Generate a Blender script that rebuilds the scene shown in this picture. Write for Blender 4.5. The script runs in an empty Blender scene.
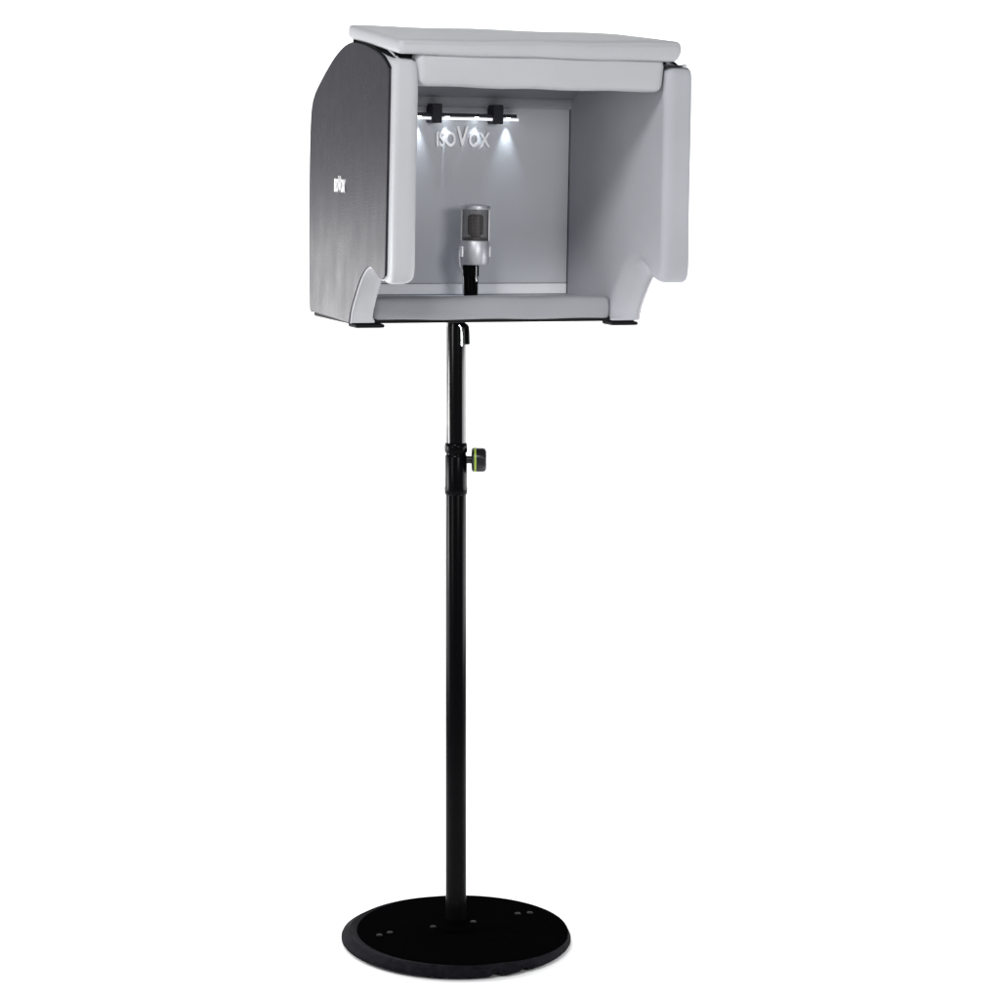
import bpy, bmesh, math, random
from mathutils import Vector, Matrix, noise
R = math.radians
sc = bpy.context.scene
col = sc.collection

# ------------------------------------------------------------------ camera
cam_d = bpy.data.cameras.new("camera")
cam_d.sensor_width = 36.0
cam_d.lens = 90.0                       # 2500 px on a 1000 px frame
cam_d.shift_x = 0.100
cam_d.shift_y = -0.393
cam_d.clip_end = 60
cam = bpy.data.objects.new("camera", cam_d)
cam.location = (-0.1100, -4.912, 1.639)
cam.rotation_euler = (R(90), 0, 0)
col.objects.link(cam)
sc.camera = cam

# ------------------------------------------------------------------ world
w = bpy.data.worlds.new("World"); sc.world = w
w.use_nodes = True
bg = w.node_tree.nodes["Background"]
bg.inputs[0].default_value = (0.90, 0.94, 1.0, 1)
bg.inputs[1].default_value = 0.12

# ------------------------------------------------------------------ lamps
def area(name, loc, target, sx, sy, power, color=(1, 1, 1)):
    d = bpy.data.lights.new(name, 'AREA')
    d.shape = 'RECTANGLE'; d.size = sx; d.size_y = sy
    d.energy = power; d.color = color
    o = bpy.data.objects.new(name, d); col.objects.link(o)
    o.location = loc
    o.rotation_euler = (Vector(target) - Vector(loc)).to_track_quat('-Z', 'Y').to_euler()
    return o
area("key_softbox", (-0.75, -2.80, 3.70), (0.0, 0.0, 1.42), 1.0, 0.8, 90)
area("front_softbox", (1.45, -3.2, 2.0), (0.0, 0.0, 1.45), 0.9, 0.7, 29)
area("fill_softbox", (-2.3, -2.6, 1.7), (0.0, 0.0, 1.4), 0.9, 1.2, 24)
area("floor_lamp_left", (-1.75, 0.60, 0.60), (0.2, 0.3, 0.0), 2.2, 0.6, 26)
area("floor_lamp_right", (2.10, 0.60, 0.75), (0.1, 0.3, 0.0), 2.2, 0.7, 46)
area("pole_strip_lamp", (-1.5, 0.10, 0.92), (0.0, 0.0, 1.05), 0.30, 0.32, 14)
area("low_strip_lamp", (-1.32, 1.00, 1.08), (-0.25, 0.05, 1.25), 0.28, 0.50, 8)
area("backdrop_lamp", (-0.6, 1.35, 2.9), (-0.4, 2.6, 1.9), 1.2, 0.5, 34)
area("backdrop_lamp.001", (1.8, 1.35, 2.9), (1.5, 2.6, 1.9), 1.2, 0.5, 34)

vs = sc.view_settings
vs.view_transform = 'Standard'; vs.look = 'None'; vs.gamma = 1; vs.exposure = 0
vs.use_curve_mapping = False

# ------------------------------------------------------------------ materials
def mat(name, color, rough=0.6, metal=0.0, spec=0.5, bump=0.0, bscale=400.0,
        var=0.0, vscale=(6, 6, 6), sheen=0.0, rvar=0.0, emit=None):
    m = bpy.data.materials.new(name); m.use_nodes = True
    nt = m.node_tree; p = nt.nodes["Principled BSDF"]
    p.inputs["Base Color"].default_value = (*color, 1)
    p.inputs["Roughness"].default_value = rough
    p.inputs["Metallic"].default_value = metal
    p.inputs["Specular IOR Level"].default_value = spec
    p.inputs["Sheen Weight"].default_value = sheen
    tc = nt.nodes.new("ShaderNodeTexCoord")
    if var > 0 or rvar > 0:
        mp = nt.nodes.new("ShaderNodeMapping"); mp.inputs["Scale"].default_value = vscale
        nz = nt.nodes.new("ShaderNodeTexNoise"); nz.inputs["Scale"].default_value = 1.0
        nz.inputs["Detail"].default_value = 5
        nt.links.new(tc.outputs["Object"], mp.inputs[0]); nt.links.new(mp.outputs[0], nz.inputs["Vector"])
        if var > 0:
            cr = nt.nodes.new("ShaderNodeMapRange")
            cr.inputs[1].default_value = 0.25; cr.inputs[2].default_value = 0.75
            cr.inputs[3].default_value = 1 - var; cr.inputs[4].default_value = 1 + var
            nt.links.new(nz.outputs[0], cr.inputs[0])
            mx = nt.nodes.new("ShaderNodeVectorMath"); mx.operation = 'SCALE'
            mx.inputs[0].default_value = color
            nt.links.new(cr.outputs[0], mx.inputs["Scale"])
            nt.links.new(mx.outputs[0], p.inputs["Base Color"])
        if rvar > 0:
            c2 = nt.nodes.new("ShaderNodeMapRange")
            c2.inputs[1].default_value = 0.25; c2.inputs[2].default_value = 0.75
            c2.inputs[3].default_value = rough - rvar; c2.inputs[4].default_value = rough + rvar
            nt.links.new(nz.outputs[0], c2.inputs[0]); nt.links.new(c2.outputs[0], p.inputs["Roughness"])
    if bump > 0:
        n2 = nt.nodes.new("ShaderNodeTexNoise"); n2.inputs["Scale"].default_value = bscale
        n2.inputs["Detail"].default_value = 3
        nt.links.new(tc.outputs["Object"], n2.inputs["Vector"])
        b = nt.nodes.new("ShaderNodeBump"); b.inputs["Strength"].default_value = bump
        b.inputs["Distance"].default_value = 0.001
        nt.links.new(n2.outputs[0], b.inputs["Height"]); nt.links.new(b.outputs[0], p.inputs["Normal"])
    if emit:
        p.inputs["Emission Color"].default_value = (*emit[0], 1)
        p.inputs["Emission Strength"].default_value = emit[1]
    return m
M = {}
M['pad'] = mat("light grey leatherette", (0.425, 0.43, 0.452), 0.55, spec=0.35, bump=0.5, bscale=650, var=0.03, vscale=(7, 7, 7))
M['lining'] = mat("shade darkened grey lining", (0.24, 0.24, 0.27), 0.8, spec=0.2, bump=0.35, bscale=700)  # ceiling colour darkened to stand in for the shade up there
M['lower'] = mat("shade darkened grey leatherette", (0.27, 0.275, 0.295), 0.6, spec=0.3, bump=0.25, bscale=900, var=0.03, vscale=(7, 7, 7))  # pad grey darkened in its colour, as the bumper catches less light
M['inner'] = mat("grey acoustic fabric", (0.385, 0.392, 0.422), 0.62, spec=0.2, bump=0.35, bscale=700, var=0.04, vscale=(9, 9, 9))
M['back'] = mat("grey felt lining", (0.60, 0.612, 0.648), 0.8, spec=0.25, bump=0.35, bscale=700, var=0.03, vscale=(9, 9, 5))
M['side'] = mat("charcoal satin leatherette", (0.014, 0.013, 0.020), 0.43, spec=0.23, bump=0.45, bscale=340, var=0.15, vscale=(16, 26, 9), rvar=0.06)
M['black'] = mat("black fabric", (0.008, 0.008, 0.010), 0.8, spec=0.1, bump=0.3, bscale=600)
M['rubber'] = mat("black rubber", (0.006, 0.006, 0.007), 0.7, spec=0.15)
M['paint'] = mat("black powder coat", (0.0025, 0.0025, 0.003), 0.20, spec=0.05)
M['gloss'] = mat("satin black tube", (0.0025, 0.0025, 0.003), 0.15, spec=0.25)
M['plate'] = mat("matte black steel", (0.0012, 0.0012, 0.0014), 0.7, spec=0.0)
M['rim'] = mat("textured black rubber rim", (0.005, 0.005, 0.007), 0.75, spec=0.05, bump=0.9, bscale=260, var=0.6, vscale=(60, 60, 60))
M['bolt'] = mat("dark bolt steel", (0.006, 0.006, 0.007), 0.4, metal=1.0)
M['knob'] = mat("black knob plastic", (0.006, 0.006, 0.008), 0.35, spec=0.4)
M['green'] = mat("lime green plastic", (0.28, 0.40, 0.05), 0.45)
M['silver'] = mat("brushed silver", (0.66, 0.66, 0.70), 0.46, metal=0.85, var=0.05, vscale=(20, 20, 400))
M['chrome'] = mat("polished chrome", (0.88, 0.88, 0.9), 0.12, metal=1.0)
M['letters'] = mat("polished silver letters", (0.97, 0.97, 0.98), 0.42, metal=0.8)
M['white'] = mat("white strip plastic", (0.93, 0.94, 0.96), 0.5)
M['clip'] = mat("dark clip plastic", (0.018, 0.018, 0.024), 0.5, spec=0.3)
M['capsule'] = mat("dark capsule", (0.03, 0.028, 0.028), 0.5, metal=0.3)
M['rod_glow'] = mat("rod with added glow", (0.9, 0.9, 0.92), 0.3, emit=((0.95, 0.97, 1.0), 0.75))  # added glow stands in for the white reflection along the rod
M['led'] = mat("cool led lens", (0.8, 0.85, 0.9), 0.3, emit=((0.85, 0.94, 1.0), 12.0))
M['pipe'] = mat("grey piping", (0.42, 0.42, 0.45), 0.5)
M['paper'] = mat("white seamless paper", (0.93, 0.93, 0.93), 0.9, spec=0.0)
# grille: fine perforated silver mesh (holes by transparency in the mesh itself)
gm = bpy.data.materials.new("silver wire mesh"); gm.use_nodes = True
nt = gm.node_tree; p = nt.nodes["Principled BSDF"]
p.inputs["Base Color"].default_value = (0.20, 0.185, 0.185, 1); p.inputs["Metallic"].default_value = 0.6
p.inputs["Roughness"].default_value = 0.4
M['grille'] = gm

# ------------------------------------------------------------------ helpers
def tag(o, label=None, cat=None, group=None, kind=None):
    if label: o['label'] = label
    if cat: o['category'] = cat
    if group: o['group'] = group
    if kind: o['kind'] = kind
    return o
def empty(name, loc=(0, 0, 0)):
    o = bpy.data.objects.new(name, None); o.empty_display_size = 0.05
    o.location = loc; col.objects.link(o); return o
def obj(name, bm, m, parent=None, smooth=True, bevel=0.0, seg=3, angle=30):
    me = bpy.data.meshes.new(name)
    bmesh.ops.recalc_face_normals(bm, faces=bm.faces[:])
    bm.to_mesh(me); bm.free()
    me.materials.append(m)
    if smooth: me.polygons.foreach_set("use_smooth", [True] * len(me.polygons))
    if smooth and not bevel: me.set_sharp_from_angle(angle=R(48))
    o = bpy.data.objects.new(name, me); col.objects.link(o)
    if parent: o.parent = parent
    if bevel:
        b = o.modifiers.new("bevel", 'BEVEL'); b.width = bevel; b.segments = seg
        b.limit_method = 'ANGLE'; b.angle_limit = R(angle); b.harden_normals = True
    return o
def box(bm, u0, u1, v0, v1, w0, w1):
    vs_ = [bm.verts.new((x, y, z)) for z in (w0, w1) for y in (v0, v1) for x in (u0, u1)]
    for f in ((0, 1, 3, 2), (4, 6, 7, 5), (0, 4, 5, 1), (2, 3, 7, 6), (0, 2, 6, 4), (1, 5, 7, 3)):
        bm.faces.new([vs_[i] for i in f])
def pad(bm, lo, hi, r, n=(14, 8, 14), bulge=0.0, warp=None):
    """upholstered rounded box, corners of radius r, faces slightly puffed"""
    lo = Vector(lo); hi = Vector(hi); cache = {}
    def pt(i, j, k):
        key = (i, j, k)
        if key in cache: return cache[key]
        t = [i / n[0], j / n[1], k / n[2]]
        q = []
        for a in range(3):
            # cluster samples toward the ends so the corners stay round
            s = t[a]; L = hi[a] - lo[a]
            c = 0.5 - 0.5 * math.cos(math.pi * s)
            q.append(lo[a] + L * c)
        q = Vector(q)
        inner = Vector([min(max(q[a], lo[a] + r), hi[a] - r) for a in range(3)])
        d = q - inner
        P = inner + d.normalized() * r if d.length > 1e-9 else q
        if bulge:
            for a in range(3):
                if t[a] in (0, 1):
                    s = 1
                    for b in range(3):
                        if b != a:
                            c = (P[b] - lo[b]) / (hi[b] - lo[b])
                            s *= max(0, 4 * c * (1 - c)) ** 0.5
                    P[a] += bulge * s * (1 if t[a] == 1 else -1)
        if warp: P = Vector(warp(P))
        v = bm.verts.new(P); cache[key] = v; return v
    for a in range(3):
        b, c = [x for x in range(3) if x != a]
        for side in (0, n[a]):
            for i in range(n[b]):
                for j in range(n[c]):
                    ks = []
                    for (di, dj) in ((0, 0), (1, 0), (1, 1), (0, 1)):
                        k = [0, 0, 0]; k[a] = side; k[b] = i + di; k[c] = j + dj
                        ks.append(pt(*k))
                    bm.faces.new(ks)
def catmull(pts, n=6, closed=False):
    out = []; N = len(pts)
    rng = range(N if closed else N - 1)
    g = lambda i: Vector(pts[i % N]) if closed else Vector(pts[min(max(i, 0), N - 1)])
    for i in rng:
        p0, p1, p2, p3 = g(i - 1), g(i), g(i + 1), g(i + 2)
        for k in range(n):
            t = k / n
            out.append(0.5 * ((2 * p1) + (p2 - p0) * t + (2 * p0 - 5 * p1 + 4 * p2 - p3) * t * t + (3 * p1 - p0 - 3 * p2 + p3) * t ** 3))
    if not closed: out.append(Vector(pts[-1]))
    return out
def prism(bm, poly, u0, u1):
    """poly of (v, w) extruded along u"""
    A = [bm.verts.new((u0, p[0], p[1])) for p in poly]
    B = [bm.verts.new((u1, p[0], p[1])) for p in poly]
    n = len(poly)
    bm.faces.new(A); bm.faces.new(B[::-1])
    for i in range(n): bm.faces.new((A[i], A[(i + 1) % n], B[(i + 1) % n], B[i]))
def strip(bm, top, bot, u0, u1, nu=1):
    """a closed sheet between two polylines (v, w), extruded along u"""
    prism(bm, list(top) + list(bot)[::-1], u0, u1)
def tube(bm, pts, r, n=12, cap=True):
    pts = [Vector(p) for p in pts]; rings = []
    up = None
    for i, p in enumerate(pts):
        d = (pts[min(i + 1, len(pts) - 1)] - pts[max(i - 1, 0)]).normalized()
        if up is None:
            up = d.orthogonal().normalized()
        up = (up - d * up.dot(d)).normalized(); s = d.cross(up)
        rr = r[i] if isinstance(r, (list, tuple)) else r
        rings.append([bm.verts.new(p + (up * math.cos(2 * math.pi * k / n) + s * math.sin(2 * math.pi * k / n)) * rr) for k in range(n)])
    for a, b in zip(rings, rings[1:]):
        for k in range(n): bm.faces.new((a[k], a[(k + 1) % n], b[(k + 1) % n], b[k]))
    if cap: bm.faces.new(rings[0][::-1]); bm.faces.new(rings[-1])
def lathe(bm, prof, n=48, center=(0, 0, 0), axis='Z'):
    rings = []
    C = Vector(center)
    for (r, h) in prof:
        ring = []
        for k in range(n):
            a = 2 * math.pi * k / n
            if axis == 'Z': v = Vector((r * math.cos(a), r * math.sin(a), h))
            elif axis == 'X': v = Vector((h, r * math.cos(a), r * math.sin(a)))
            else: v = Vector((r * math.cos(a), h, r * math.sin(a)))
            ring.append(bm.verts.new(C + v))
        rings.append(ring)
    for a, b in zip(rings, rings[1:]):
        for k in range(n): bm.faces.new((a[k], a[(k + 1) % n], b[(k + 1) % n], b[k]))
    bm.faces.new(rings[0][::-1]); bm.faces.new(rings[-1])

# ------------------------------------------------------------------ setting: one white paper sweep
bm = bmesh.new()
prof = [(-9.0, 0.0), (1.75, 0.0)]
for k in range(1, 17):
    a = k / 16 * math.pi / 2
    prof.append((1.75 + 0.85 * math.sin(a), 0.85 - 0.85 * math.cos(a)))
prof.append((2.6, 4.0))
prev = None
for (y, z) in prof:
    a = bm.verts.new((-3.0, y, z)); b = bm.verts.new((4.2, y, z))
    if prev: bm.faces.new((prev[0], prev[1], b, a))
    prev = (a, b)
sweep = obj("floor", bm, M['paper'])
for pl in sweep.data.polygons: pass
tag(sweep, kind='structure')

# ------------------------------------------------------------------ pole stand
stand = empty("pole_stand")
tag(stand, "black telescopic pole stand with round base plate carrying the grey box", "stand")
bm = bmesh.new()
lathe(bm, [(0.010, 0.0235), (0.206, 0.0235), (0.2085, 0.0225), (0.2095, 0.020)][::-1] + [], 96)
bm.free()
bm = bmesh.new()
lathe(bm, [(0.2075, 0.013), (0.2075, 0.0225), (0.2060, 0.0245), (0.2030, 0.0252), (0.030, 0.0262), (0.012, 0.0262)], 96, (0.0125, 0.003, 0))
obj("base_plate", bm, M['plate'], stand)
bm = bmesh.new()
lathe(bm, [(0.2080, 0.004), (0.2215, 0.0045), (0.2250, 0.008), (0.2250, 0.0125), (0.2235, 0.0155), (0.2090, 0.0235), (0.2080, 0.0225)], 160)
for v in bm.verts:                                   # two small nicks in the front of the rim
    a = math.degrees(math.atan2(v.co.y, v.co.x))
    for c in (-71, -55):
        if abs(a - c) < 2.6 and v.co.z < 0.013 and v.co.length > 0.21:
            v.co.z += 0.0075
ring = obj("rubber_rim", bm, M['rim'], stand)
for k in range(3):
    bm = bmesh.new(); a = R(20 + 120 * k)
    lathe(bm, [(0.019, 0.0), (0.020, 0.002), (0.020, 0.012), (0.012, 0.0125)], 24, (0.195 * math.cos(a), 0.195 * math.sin(a), 0))
    obj("rubber_foot", bm, M['rubber'], stand)
for (x, y) in ((-0.130, -0.03), (-0.150, -0.045), (0.125, 0.085), (0.150, 0.09), (-0.045, 0.005), (0.035, 0.035)):
    bm = bmesh.new()
    lathe(bm, [(0.0062, 0.0), (0.0062, 0.0012), (0.0050, 0.0020), (0.0022, 0.0022)], 20, (x, y, 0.0262))
    obj("bolt", bm, M['rubber'], stand)
bm = bmesh.new()
lathe(bm, [(0.034, 0.0262), (0.034, 0.031), (0.029, 0.034), (0.024, 0.036), (0.0225, 0.046), (0.0208, 0.047)], 48)
obj("base_collar", bm, M['plate'], stand)
bm = bmesh.new()
lathe(bm, [(0.0203, 0.046), (0.0203, 0.882), (0.0195, 0.884)], 48)
obj("lower_tube", bm, M['paint'], stand)
bm = bmesh.new()
lathe(bm, [(0.0150, 0.90), (0.0150, 1.190), (0.0163, 1.1905), (0.0163, 1.2165), (0.012, 1.2168)], 48)
bm.free()
bm = bmesh.new()
lathe(bm, [(0.0192, 0.90), (0.0192, 1.205), (0.0180, 1.2165)], 48)
obj("upper_tube", bm, M['gloss'], stand)
bm = bmesh.new()
lathe(bm, [(0.0205, 0.878), (0.0222, 0.880), (0.0226, 0.890), (0.0216, 0.897), (0.0216, 0.953), (0.0205, 0.9555),
           (0.0198, 0.9565), (0.0198, 0.9600), (0.0218, 0.961), (0.0225, 0.964), (0.0225, 0.973), (0.0215, 0.978), (0.0196, 0.980)], 48)
obj("clamp_sleeve", bm, M['paint'], stand)
# clamp knob turned a little toward the right
kz = 0.946
bm = bmesh.new()
lathe(bm, [(0.0075, 0.018), (0.0075, 0.0335), (0.010, 0.035)], 20, (0, 0, kz), 'X')
knob_stem = obj("knob_stem", bm, M['knob'], stand)
bm = bmesh.new()
lathe(bm, [(0.012, 0.0330), (0.0215, 0.0340), (0.0238, 0.0365), (0.0238, 0.0385)], 48, (0, 0, kz), 'X')
N = 64
rings = []
for (r, h, dr) in ((0.0236, 0.0418, 0.0), (0.0242, 0.044, .0010), (0.0242, 0.056, .0016), (0.0226, 0.0605, .0012), (0.0180, 0.0625, 0), (0.006, 0.0630, 0)):
    rings.append([bm.verts.new((h, (r - dr * (0.5 + 0.5 * math.cos(8 * 2 * math.pi * k / N))) * math.cos(2 * math.pi * k / N), kz + (r - dr * (0.5 + 0.5 * math.cos(8 * 2 * math.pi * k / N))) * math.sin(2 * math.pi * k / N))) for k in range(N)])
for a, b in zip(rings, rings[1:]):
    for k in range(N): bm.faces.new((a[k], a[(k + 1) % N], b[(k + 1) % N], b[k]))
bm.faces.new(rings[-1]); bm.faces.new(rings[0][::-1])
knob = obj("knob", bm, M['knob'], stand)
knob.location.x = -0.003
bm = bmesh.new()
lathe(bm, [(0.0225, 0.0380), (0.0244, 0.0384), (0.0244, 0.0422), (0.0225, 0.0426)], 48, (0, 0, kz), 'X')
g = obj("green_ring", bm, M['green'], knob)
g['label'] = "lime green ring round the knob"
# ------------------------------------------------------------------ vocal booth, local frame: u right, v back, w up
booth = empty("vocal_booth", (0, 0, 1.217))
booth.rotation_mode = 'QUATERNION'
booth.rotation_quaternion = (Matrix.Rotation(R(21.3), 4, 'Z') @ Matrix.Rotation(R(1.25), 4, 'Y')).to_quaternion()
tag(booth, "grey padded box open at the front with dark side panel, raised on the pole", "vocal booth")
U0, U1 = -0.2523, 0.3640
T = 0.052
outline = [(-0.262, 0.487), (-0.242, 0.501), (-0.205, 0.517), (-0.138, 0.532), (-0.070, 0.5385), (-0.030, 0.5355), (0.004, 0.5265), (0.049, 0.5065), (0.108, 0.471), (0.153, 0.436),
           (0.168, 0.395), (0.170, 0.312), (0.167, 0.20), (0.161, 0.10), (0.153, 0.022), (0.146, 0.012)]
notch = [(-0.076, 0.006), (-0.084, 0.030), (-0.106, 0.062), (-0.131, 0.092), (-0.157, 0.112), (-0.184, 0.119), (-0.212, 0.110), (-0.232, 0.101), (-0.245, 0.099), (-0.258, 0.104), (-0.262, 0.114)]
full = [tuple(p) for p in catmull([(*p, 0) for p in outline], 4)]
full = [(p[0], p[1]) for p in full] + [(p[0], p[1]) for p in catmull([(*p, 0) for p in notch], 4)]

n_out = len(catmull([(*p, 0) for p in outline], 4))
front_top = [(-0.2895, 0.30), (-0.2900, 0.40), (-0.2892, 0.470), (-0.2870, 0.494), (-0.276, 0.5055), (-0.252, 0.5075), (-0.205, 0.5155)]
front_bot = [(-0.212, 0.110), (-0.230, 0.100), (-0.246, 0.0945), (-0.266, 0.0925), (-0.282, 0.0975), (-0.2895, 0.112), (-0.2915, 0.140), (-0.2895, 0.20)]
pa = [(p[0], p[1]) for p in catmull([(*p, 0) for p in front_top + outline[3:]], 4)]
pb = [(p[0], p[1]) for p in catmull([(*p, 0) for p in notch[:6] + front_bot], 4)]
wall_full = pa + pb
def side_wall(name_parent, outer_u, inner_u, outer_mat, s):
    # one upholstered cheek: front roll, notch and inner face in a single soft skin
    bm = bmesh.new()
    n = len(wall_full); nrm = []; rr = []; ww = []
    for i in range(n):
        p, q = wall_full[(i - 2) % n], wall_full[(i + 2) % n]
        d = Vector((q[0] - p[0], q[1] - p[1])).normalized()
        nrm.append((-d.y, d.x))
        v, w_ = wall_full[i]
        if i >= len(pa) and v > -0.215: rr.append(0.016 if s > 0 else 0.030); ww.append(0.020 if s > 0 else 0.044)
        elif v < -0.215: rr.append(0.016); ww.append(0.020)
        else: rr.append(0.004); ww.append(0.006)
    sm = lambda L: [sum(L[(i + k) % n] for k in range(-4, 5)) / 9 for i in range(n)]
    rr = sm(rr); ww = sm(ww)
    th = abs(inner_u - outer_u) - 0.0045
    NK = 22; rings = []
    for k in range(NK + 1):
        x = th * (0.5 - 0.5 * math.cos(math.pi * k / NK))
        ring = []
        for i, (p, m_) in enumerate(zip(wall_full, nrm)):
            t_ = min(1.0, max(0.0, (x - (th - ww[i])) / ww[i]))
            off = rr[i] * (1 - math.sqrt(max(0.0, 1 - t_ * t_)))
            ro = min(0.008, rr[i]) ; t2_ = min(1.0, max(0.0, (ro - x) / ro))
            off += ro * 0.8 * (1 - math.sqrt(max(0.0, 1 - t2_ * t2_))) if p[0] < -0.20 else 0.0
            kk = max(0.0, min(1.0, (p[1] - 0.012) / 0.05))
            ring.append(bm.verts.new((outer_u + s * (0.0045 + x), p[0] - m_[0] * off, p[1] - m_[1] * off * kk)))
        rings.append(ring)
    for r1, r2 in zip(rings, rings[1:]):
        for i in range(n): bm.faces.new((r1[i], r1[(i + 1) % n], r2[(i + 1) % n], r2[i]))
    bm.faces.new(rings[0][::-1]); bm.faces.new(rings[-1])
    core = obj("side_wall", bm, M['pad'] if s > 0 else M['inner'], booth)
    for pg in core.data.polygons:
        if len(pg.vertices) > 4: pg.use_smooth = False
    bm = bmesh.new()
    cx = sum(p[0] for p in full) / len(full)
    prism(bm, full, outer_u, outer_u + s * 0.005)
    sk = obj("side_panel", bm, outer_mat, core, bevel=0.002, seg=2, angle=50)
    # piping cord round the panel edge
    bm = bmesh.new()
    path = [(outer_u + s * 0.0045, p[0], p[1]) for p in full]
    i0 = len([1 for p in catmull([(*p, 0) for p in outline], 4)])
    tube(bm, path[i0:-3], 0.0022, 8)
    obj("piping", bm, M['pipe'], core)
    bm = bmesh.new()
    tube(bm, path[:i0], 0.0024, 8)
    obj("edge_binding", bm, M['black'], core)
    return core
lw = side_wall(booth, U0, U0 + T, M['side'], 1)
rw = side_wall(booth, U1, U1 - 0.0600, M['side'], -1)

# header pad over the opening
bm = bmesh.new()
def hw(P):
    P = Vector(P); t = (P.z - 0.456) / (0.512 - 0.456)
    c = 0.051
    sx = (P.x - c) / 0.25
    P.x += (0.006 if sx > 0.9 else (-0.008 if sx < -0.9 else 0)) * (t - 0.5)
    P.z += 0.0008 * math.sin(P.x * 40)
    return P
pad(bm, (-0.2025, -0.287, 0.458), (0.2985, -0.235, 0.5190), 0.012, (44, 8, 10), 0.002, hw)
obj("header_pad", bm, M['pad'], booth)
# lower front bumper pad between the walls
bm = bmesh.new()
pad(bm, (U0 + T + 0.002, -0.068, 0.0085), (U1 - 0.0610, -0.022, 0.0525), 0.010, (44, 8, 8), 0.0015,
    lambda P: (P.x, P.y, P.z + 0.0008 * math.sin(P.x * 33)))
obj("bumper_pad", bm, M['lower'], booth)
# shell over the top and down the back
inset = lambda d, L: [(p[0] - d * n[0], p[1] - d * n[1]) for p, n in L]
pl = [(p[0], p[1]) for p in catmull([(*p, 0) for p in outline], 4)]
nl = []
for i in range(len(pl)):
    a = Vector(pl[max(i - 1, 0)]); b = Vector(pl[min(i + 1, len(pl) - 1)])
    d = (b - a).normalized(); nl.append((-d.y, d.x))
outp = inset(0.0012, list(zip(pl, nl))); inp = inset(0.0048, list(zip(pl, nl)))
bm = bmesh.new(); strip(bm, outp, inp, U0 + T - 0.006, U1 - T + 0.006)
obj("back_shell", bm, M['black'], booth)
# ceiling lining
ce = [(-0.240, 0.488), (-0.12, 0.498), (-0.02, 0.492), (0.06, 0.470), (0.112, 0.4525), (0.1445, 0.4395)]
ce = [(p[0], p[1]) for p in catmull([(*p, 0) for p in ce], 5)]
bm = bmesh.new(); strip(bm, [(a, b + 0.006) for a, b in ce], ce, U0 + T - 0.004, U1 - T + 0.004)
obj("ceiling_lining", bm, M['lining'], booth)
bm = bmesh.new()
pad(bm, (U0 + T - 0.002, 0.1335, 0.4225), (U1 - T + 0.002, 0.1455, 0.4470), 0.006, (30, 6, 6), 0.0)
obj("ceiling_trim", bm, M['inner'], booth)
# back wall panel
bm = bmesh.new()
pad(bm, (U0 + T + 0.0025, 0.1395, 0.066), (U1 - T - 0.0025, 0.1455, 0.432), 0.0015, (24, 4, 24), 0.0)
bw = obj("back_panel", bm, M['back'], booth)
bm = bmesh.new(); box(bm, U0 + T + 0.004, U1 - T - 0.004, 0.1390, 0.1450, 0.0445, 0.0650)
obj("white_strip", bm, M['white'], bw, bevel=0.0008, seg=2)
bm = bmesh.new(); box(bm, U1 - 0.0614, U1 - 0.0595, 0.1375, 0.1392, 0.0450, 0.4250)
obj("corner_seam", bm, M['black'], bw)
# floor lining + base board
bm = bmesh.new(); box(bm, U0 + T + 0.001, U1 - T - 0.001, -0.030, 0.1450, 0.0085, 0.0435)
obj("floor_lining", bm, M['inner'], booth, bevel=0.003)
bm = bmesh.new(); box(bm, U0 + 0.004, U1 - 0.004, -0.064, 0.136, 0.0035, 0.0120)
base = obj("base_board", bm, M['rubber'], booth, bevel=0.002)
for (a, b) in ((U0 + 0.040, -0.050), (U1 - 0.036, -0.050), (U0 + 0.110, 0.10), (U1 - 0.110, 0.10)):
    bm = bmesh.new()
    pad(bm, (a - 0.024, b - 0.022, -0.0048), (a + 0.036, b + 0.024, 0.003), 0.004, (8, 8, 4))
    obj("foot", bm, M['rubber'], base)
# roof slab, tilted down toward the front
slab_m = 0.132
def sw(P):
    P = Vector(P)
    h = P.z
    k_ = max(0.0, min(1.0, (P.x + 0.247) / 0.578))
    P.z = 0.5125 + (P.z - 0.5125) * (1.0 + 0.45 * k_) + 0.0015 * k_
    P.z += (P.y + 0.292) * (slab_m - 0.050 * k_)
    # wedge: slim at the back left corner
    P.z += 0.0008 * math.sin(P.x * 26 + 1)
    # front lower edge tucks under
    if P.x > 0.29: P.x -= 0.008 * max(0.0, (0.526 - h) / 0.0135)
    return P
bm = bmesh.new()
pad(bm, (-0.247, -0.294, 0.5125), (0.334, -0.020, 0.5400), 0.0095, (44, 22, 8), 0.001, sw)
slab = obj("roof_pad", bm, M['pad'], booth)
bm = bmesh.new()
tube(bm, [sw((-0.236 + 0.560 * i / 60, -0.2944, 0.5325)) for i in range(61)], 0.0011, 6)
obj("seam", bm, M['pad'], slab)
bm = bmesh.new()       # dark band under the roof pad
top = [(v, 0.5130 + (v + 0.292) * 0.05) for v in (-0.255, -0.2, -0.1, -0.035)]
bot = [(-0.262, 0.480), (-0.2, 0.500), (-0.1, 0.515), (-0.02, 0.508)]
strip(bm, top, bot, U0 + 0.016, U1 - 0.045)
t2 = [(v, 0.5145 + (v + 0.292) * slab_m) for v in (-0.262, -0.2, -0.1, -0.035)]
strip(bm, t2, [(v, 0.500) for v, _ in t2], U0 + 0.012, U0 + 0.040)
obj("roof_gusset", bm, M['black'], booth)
bm = bmesh.new()
tube(bm, catmull([(U0 + 0.013, -0.150, 0.5385), (U0 + 0.011, -0.205, 0.5310), (U0 + 0.012, -0.245, 0.5175), (U0 + 0.016, -0.268, 0.5045)], 6), 0.0026, 8)
obj("roof_piping", bm, M['pipe'], booth)
bm = bmesh.new()       # zip along the top of the right front pad
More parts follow.
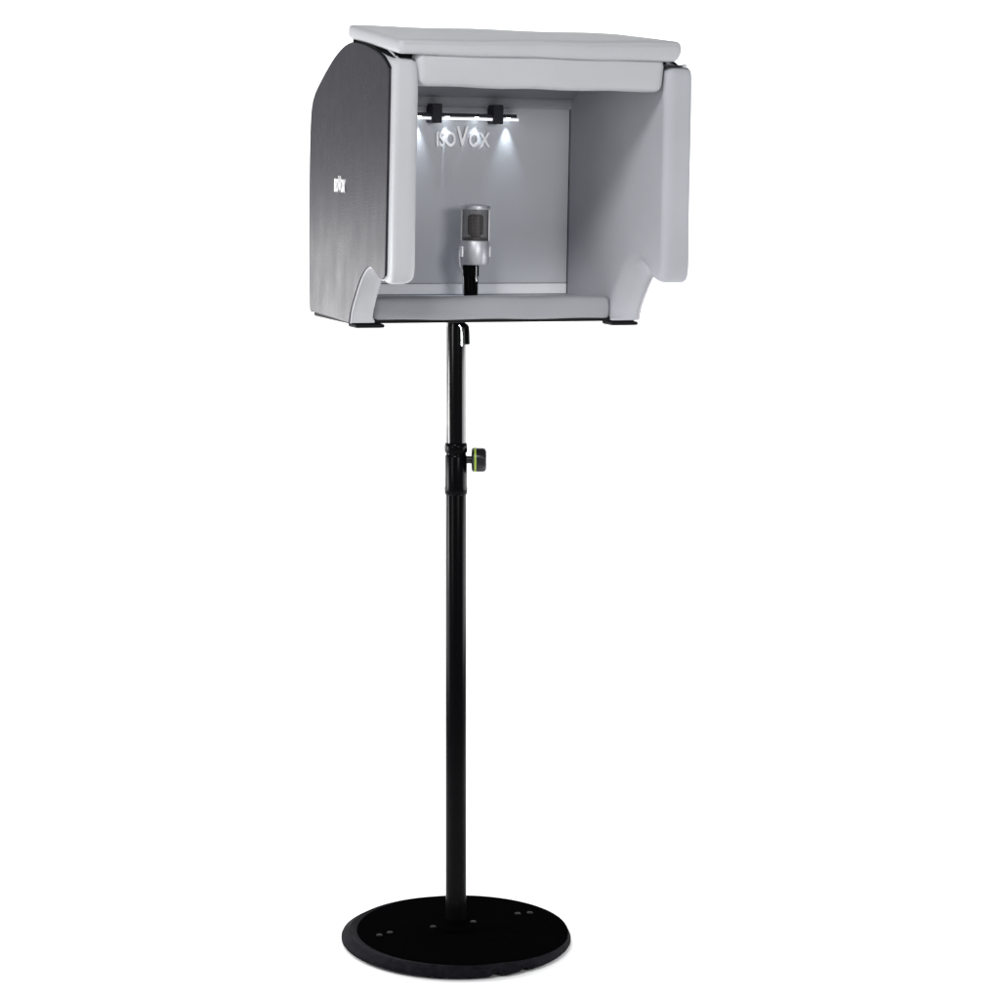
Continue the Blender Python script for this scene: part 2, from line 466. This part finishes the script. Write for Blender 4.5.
box(bm, 0.300, 0.341, -0.286, -0.262, 0.5065, 0.5095)
zp = obj("zip", bm, M['clip'], booth, bevel=0.0008, seg=2)
bm = bmesh.new(); pad(bm, (0.339, -0.289, 0.5045), (0.347, -0.280, 0.5115), 0.003, (5, 5, 5))
obj("zip_pull", bm, M['pipe'], zp)

# raised lettering
def letters(spec, height, depth):
    bm = bmesh.new(); x = 0
    for ch, sc_ in spec:
        cu = bpy.data.curves.new("t", 'FONT'); cu.body = ch; cu.size = height * sc_; cu.extrude = depth
        cu.offset = height * 0.022; cu.resolution_u = 4
        to = bpy.data.objects.new("t", cu); col.objects.link(to)
        dg = bpy.context.evaluated_depsgraph_get(); dg.update()
        me = to.evaluated_get(dg).to_mesh()
        xs = [v.co.x for v in me.vertices]; x0, x1 = min(xs), max(xs)
        b2 = bmesh.new(); b2.from_mesh(me)
        for v in b2.verts: v.co.x += x - x0
        tmp = bpy.data.meshes.new("tmp"); b2.to_mesh(tmp); b2.free(); bm.from_mesh(tmp)
        bpy.data.meshes.remove(tmp)
        to.evaluated_get(dg).to_mesh_clear()
        bpy.data.objects.remove(to); bpy.data.curves.remove(cu)
        x += (x1 - x0) + height * 0.06
    W = x - height * 0.06
    for v in bm.verts: v.co.x -= W / 2
    return bm, W
spec = [('I', 1), ('S', 1), ('O', 1), ('V', 1.42), ('O', 1), ('X', 1)]
bm, W = letters(spec, 0.041, 0.0028)
sx = 0.117 / W
bmesh.ops.transform(bm, matrix=Matrix.Translation((0.0640, 0.1355, 0.3440)) @ Matrix.Diagonal((sx, 1, 1, 1)) @ Matrix.Rotation(R(90), 4, 'X'), verts=bm.verts[:])
lt = obj("lettering", bm, M['letters'], bw, smooth=False)
lt['label'] = "raised silver letters on the back panel"
spec[3] = ('V', 1.25)
bm, W = letters(spec, 0.035, 0.0010)
sx = 0.060 / W
bmesh.ops.transform(bm, matrix=Matrix.Translation((U0 - 0.0008, -0.013, 0.2535)) @ Matrix.Rotation(R(-90), 4, 'Z') @ Matrix.Diagonal((sx, 1, 1, 1)) @ Matrix.Rotation(R(90), 4, 'X'), verts=bm.verts[:])
lt = obj("lettering", bm, M['letters'], [c for c in lw.children if c.name.startswith('side_panel')][0], smooth=False)

def to_booth(o):
    o.location = booth.location; o.rotation_mode = 'QUATERNION'; o.rotation_quaternion = booth.rotation_quaternion
# ------------------------------------------------------------------ led light bar on the back panel
bar = empty("light_bar"); to_booth(bar)
tag(bar, "thin black light bar with small lit lamps above the raised lettering", "light bar")
bm = bmesh.new(); box(bm, -0.082, 0.172, 0.1120, 0.1330, 0.4035, 0.4105)
housing = obj("housing", bm, M['clip'], bar, bevel=0.001, seg=2)
bm = bmesh.new(); tube(bm, [(-0.083, 0.1135, 0.3995), (0.1755, 0.1135, 0.3995)], 0.0028, 14)
obj("highlight_rod", bm, M['rod_glow'], bar)
for a in (-0.0050, 0.1290):
    bm = bmesh.new()
    box(bm, a - 0.0110, a + 0.0110, 0.1060, 0.1400, 0.3900, 0.4290)
    obj("clip", bm, M['clip'], bar, bevel=0.002, seg=2)
for i, a in enumerate((-0.036, 0.026, 0.090, 0.160)):
    bm = bmesh.new()
    lathe(bm, [(0.0030, 0.4005), (0.0042, 0.4015), (0.0042, 0.4050)], 20, (a, 0.1280, 0))
    obj("led_lamp", bm, M['led'], bar)
    d = bpy.data.lights.new("led_spot", 'SPOT'); d.energy = 0.60; d.color = (0.82, 0.92, 1.0)
    d.spot_size = R(52); d.spot_blend = 1.0; d.shadow_soft_size = 0.0025
    o = bpy.data.objects.new("led_spot", d); col.objects.link(o); o.parent = bar
    o.location = (a, 0.1300, 0.3990); o.rotation_euler = (R(2), 0, 0)

# ------------------------------------------------------------------ microphone
mic = empty("microphone"); to_booth(mic)
tag(mic, "silver studio microphone with round mesh grille standing upright inside the grey box", "microphone")
MC = (0.0585, 0.05, 0.0)
bm = bmesh.new()
lathe(bm, [(0.010, 0.1090), (0.0275, 0.1095), (0.0285, 0.1110), (0.0285, 0.1560), (0.0275, 0.1575), (0.020, 0.1580)], 56, MC)
obj("body", bm, M['silver'], mic)
bm = bmesh.new()
lathe(bm, [(0.0265, 0.2195), (0.0290, 0.2200), (0.0295, 0.2240), (0.0285, 0.2270), (0.022, 0.2290), (0.010, 0.2300), (0.002, 0.2302)], 56, MC)
obj("top_cap", bm, M['silver'], mic)
# wire grille as real wires
bm = bmesh.new(); n = 56; r = 0.0262
for k in range(n):
    a = 2 * math.pi * k / n
    p = [(MC[0] + r * math.cos(a), MC[1] + r * math.sin(a), z) for z in (0.157, 0.220)]
    tube(bm, p, 0.00036, 5, False)
for j in range(23):
    z = 0.159 + j * 0.0027
    pts = [(MC[0] + r * math.cos(2 * math.pi * k / 40), MC[1] + r * math.sin(2 * math.pi * k / 40), z) for k in range(41)]
    tube(bm, pts, 0.00034, 4, False)
obj("grille", bm, M['grille'], mic)
for a in (R(158), R(340), R(70), R(262)):
    if a == R(262): continue
    bm = bmesh.new()
    x = MC[0] + 0.0268 * math.cos(a); y = MC[1] + 0.0268 * math.sin(a)
    tube(bm, [(x, y, 0.157), (x, y, 0.220)], 0.0022, 8)
    obj("grille_post", bm, M['letters'], mic)
bm = bmesh.new()
pad(bm, (MC[0] - 0.0165, MC[1] - 0.009, 0.1660), (MC[0] + 0.0165, MC[1] + 0.009, 0.2100), 0.0085, (12, 8, 12))
cap = obj("capsule", bm, M['capsule'], mic)
bm = bmesh.new(); lathe(bm, [(0.0235, 0.158), (0.0245, 0.160), (0.0240, 0.163), (0.008, 0.165)], 32, MC)
obj("capsule_base", bm, M['capsule'], mic)
bm = bmesh.new(); lathe(bm, [(0.006, 0.157), (0.005, 0.180), (0.004, 0.185)], 16, MC)
obj("capsule_post", bm, M['capsule'], mic)
# yoke arms and side screws
for s in (-1, 1):
    bm = bmesh.new()
    x = MC[0] + s * 0.0290
    box(bm, x - 0.002, x + 0.0035, MC[1] - 0.006, MC[1] + 0.006, 0.1245, 0.1455)
    obj("side_bracket", bm, M['letters'], mic, bevel=0.001, seg=2)
bm = bmesh.new(); tube(bm, catmull([(MC[0] - 0.0315, MC[1] + 0.004, 0.137), (MC[0] - 0.0300, MC[1] + 0.004, 0.108), (MC[0] - 0.0235, MC[1] + 0.003, 0.090), (MC[0] - 0.021, MC[1], 0.043)], 6), 0.0028, 10)
obj("yoke_arm", bm, M['silver'], mic)
bm = bmesh.new(); SC = (0.0505, 0.05, 0)
lathe(bm, [(0.0150, 0.040), (0.0150, 0.086), (0.0165, 0.087), (0.0165, 0.1085), (0.010, 0.1088)], 32, SC)
obj("connector", bm, M['paint'], mic)
bm = bmesh.new(); tube(bm, [(0.0550, 0.0325, 0.107), (0.0550, 0.0325, 0.084)], 0.0019, 10); tube(bm, [(0.0550, 0.0325, 0.084), (0.0560, 0.0325, 0.077)], [0.0019, 0.0026], 10)
obj("latch", bm, M['chrome'], mic)

# ------------------------------------------------------------------ clamp lever under the booth
bm = bmesh.new(); tube(bm, catmull([(0.004, -0.022, 1.212), (0.016, -0.024, 1.211), (0.0195, -0.0245, 1.203), (0.0205, -0.0245, 1.175)], 6), 0.0062, 14)
obj("lever", bm, M['paint'], stand)
bm = bmesh.new(); tube(bm, catmull([(0.006, -0.028, 1.213), (0.0090, -0.0310, 1.210), (0.0105, -0.0315, 1.203), (0.0108, -0.0315, 1.173)], 6), 0.0016, 10)
obj("lever_pin", bm, M['chrome'], stand)
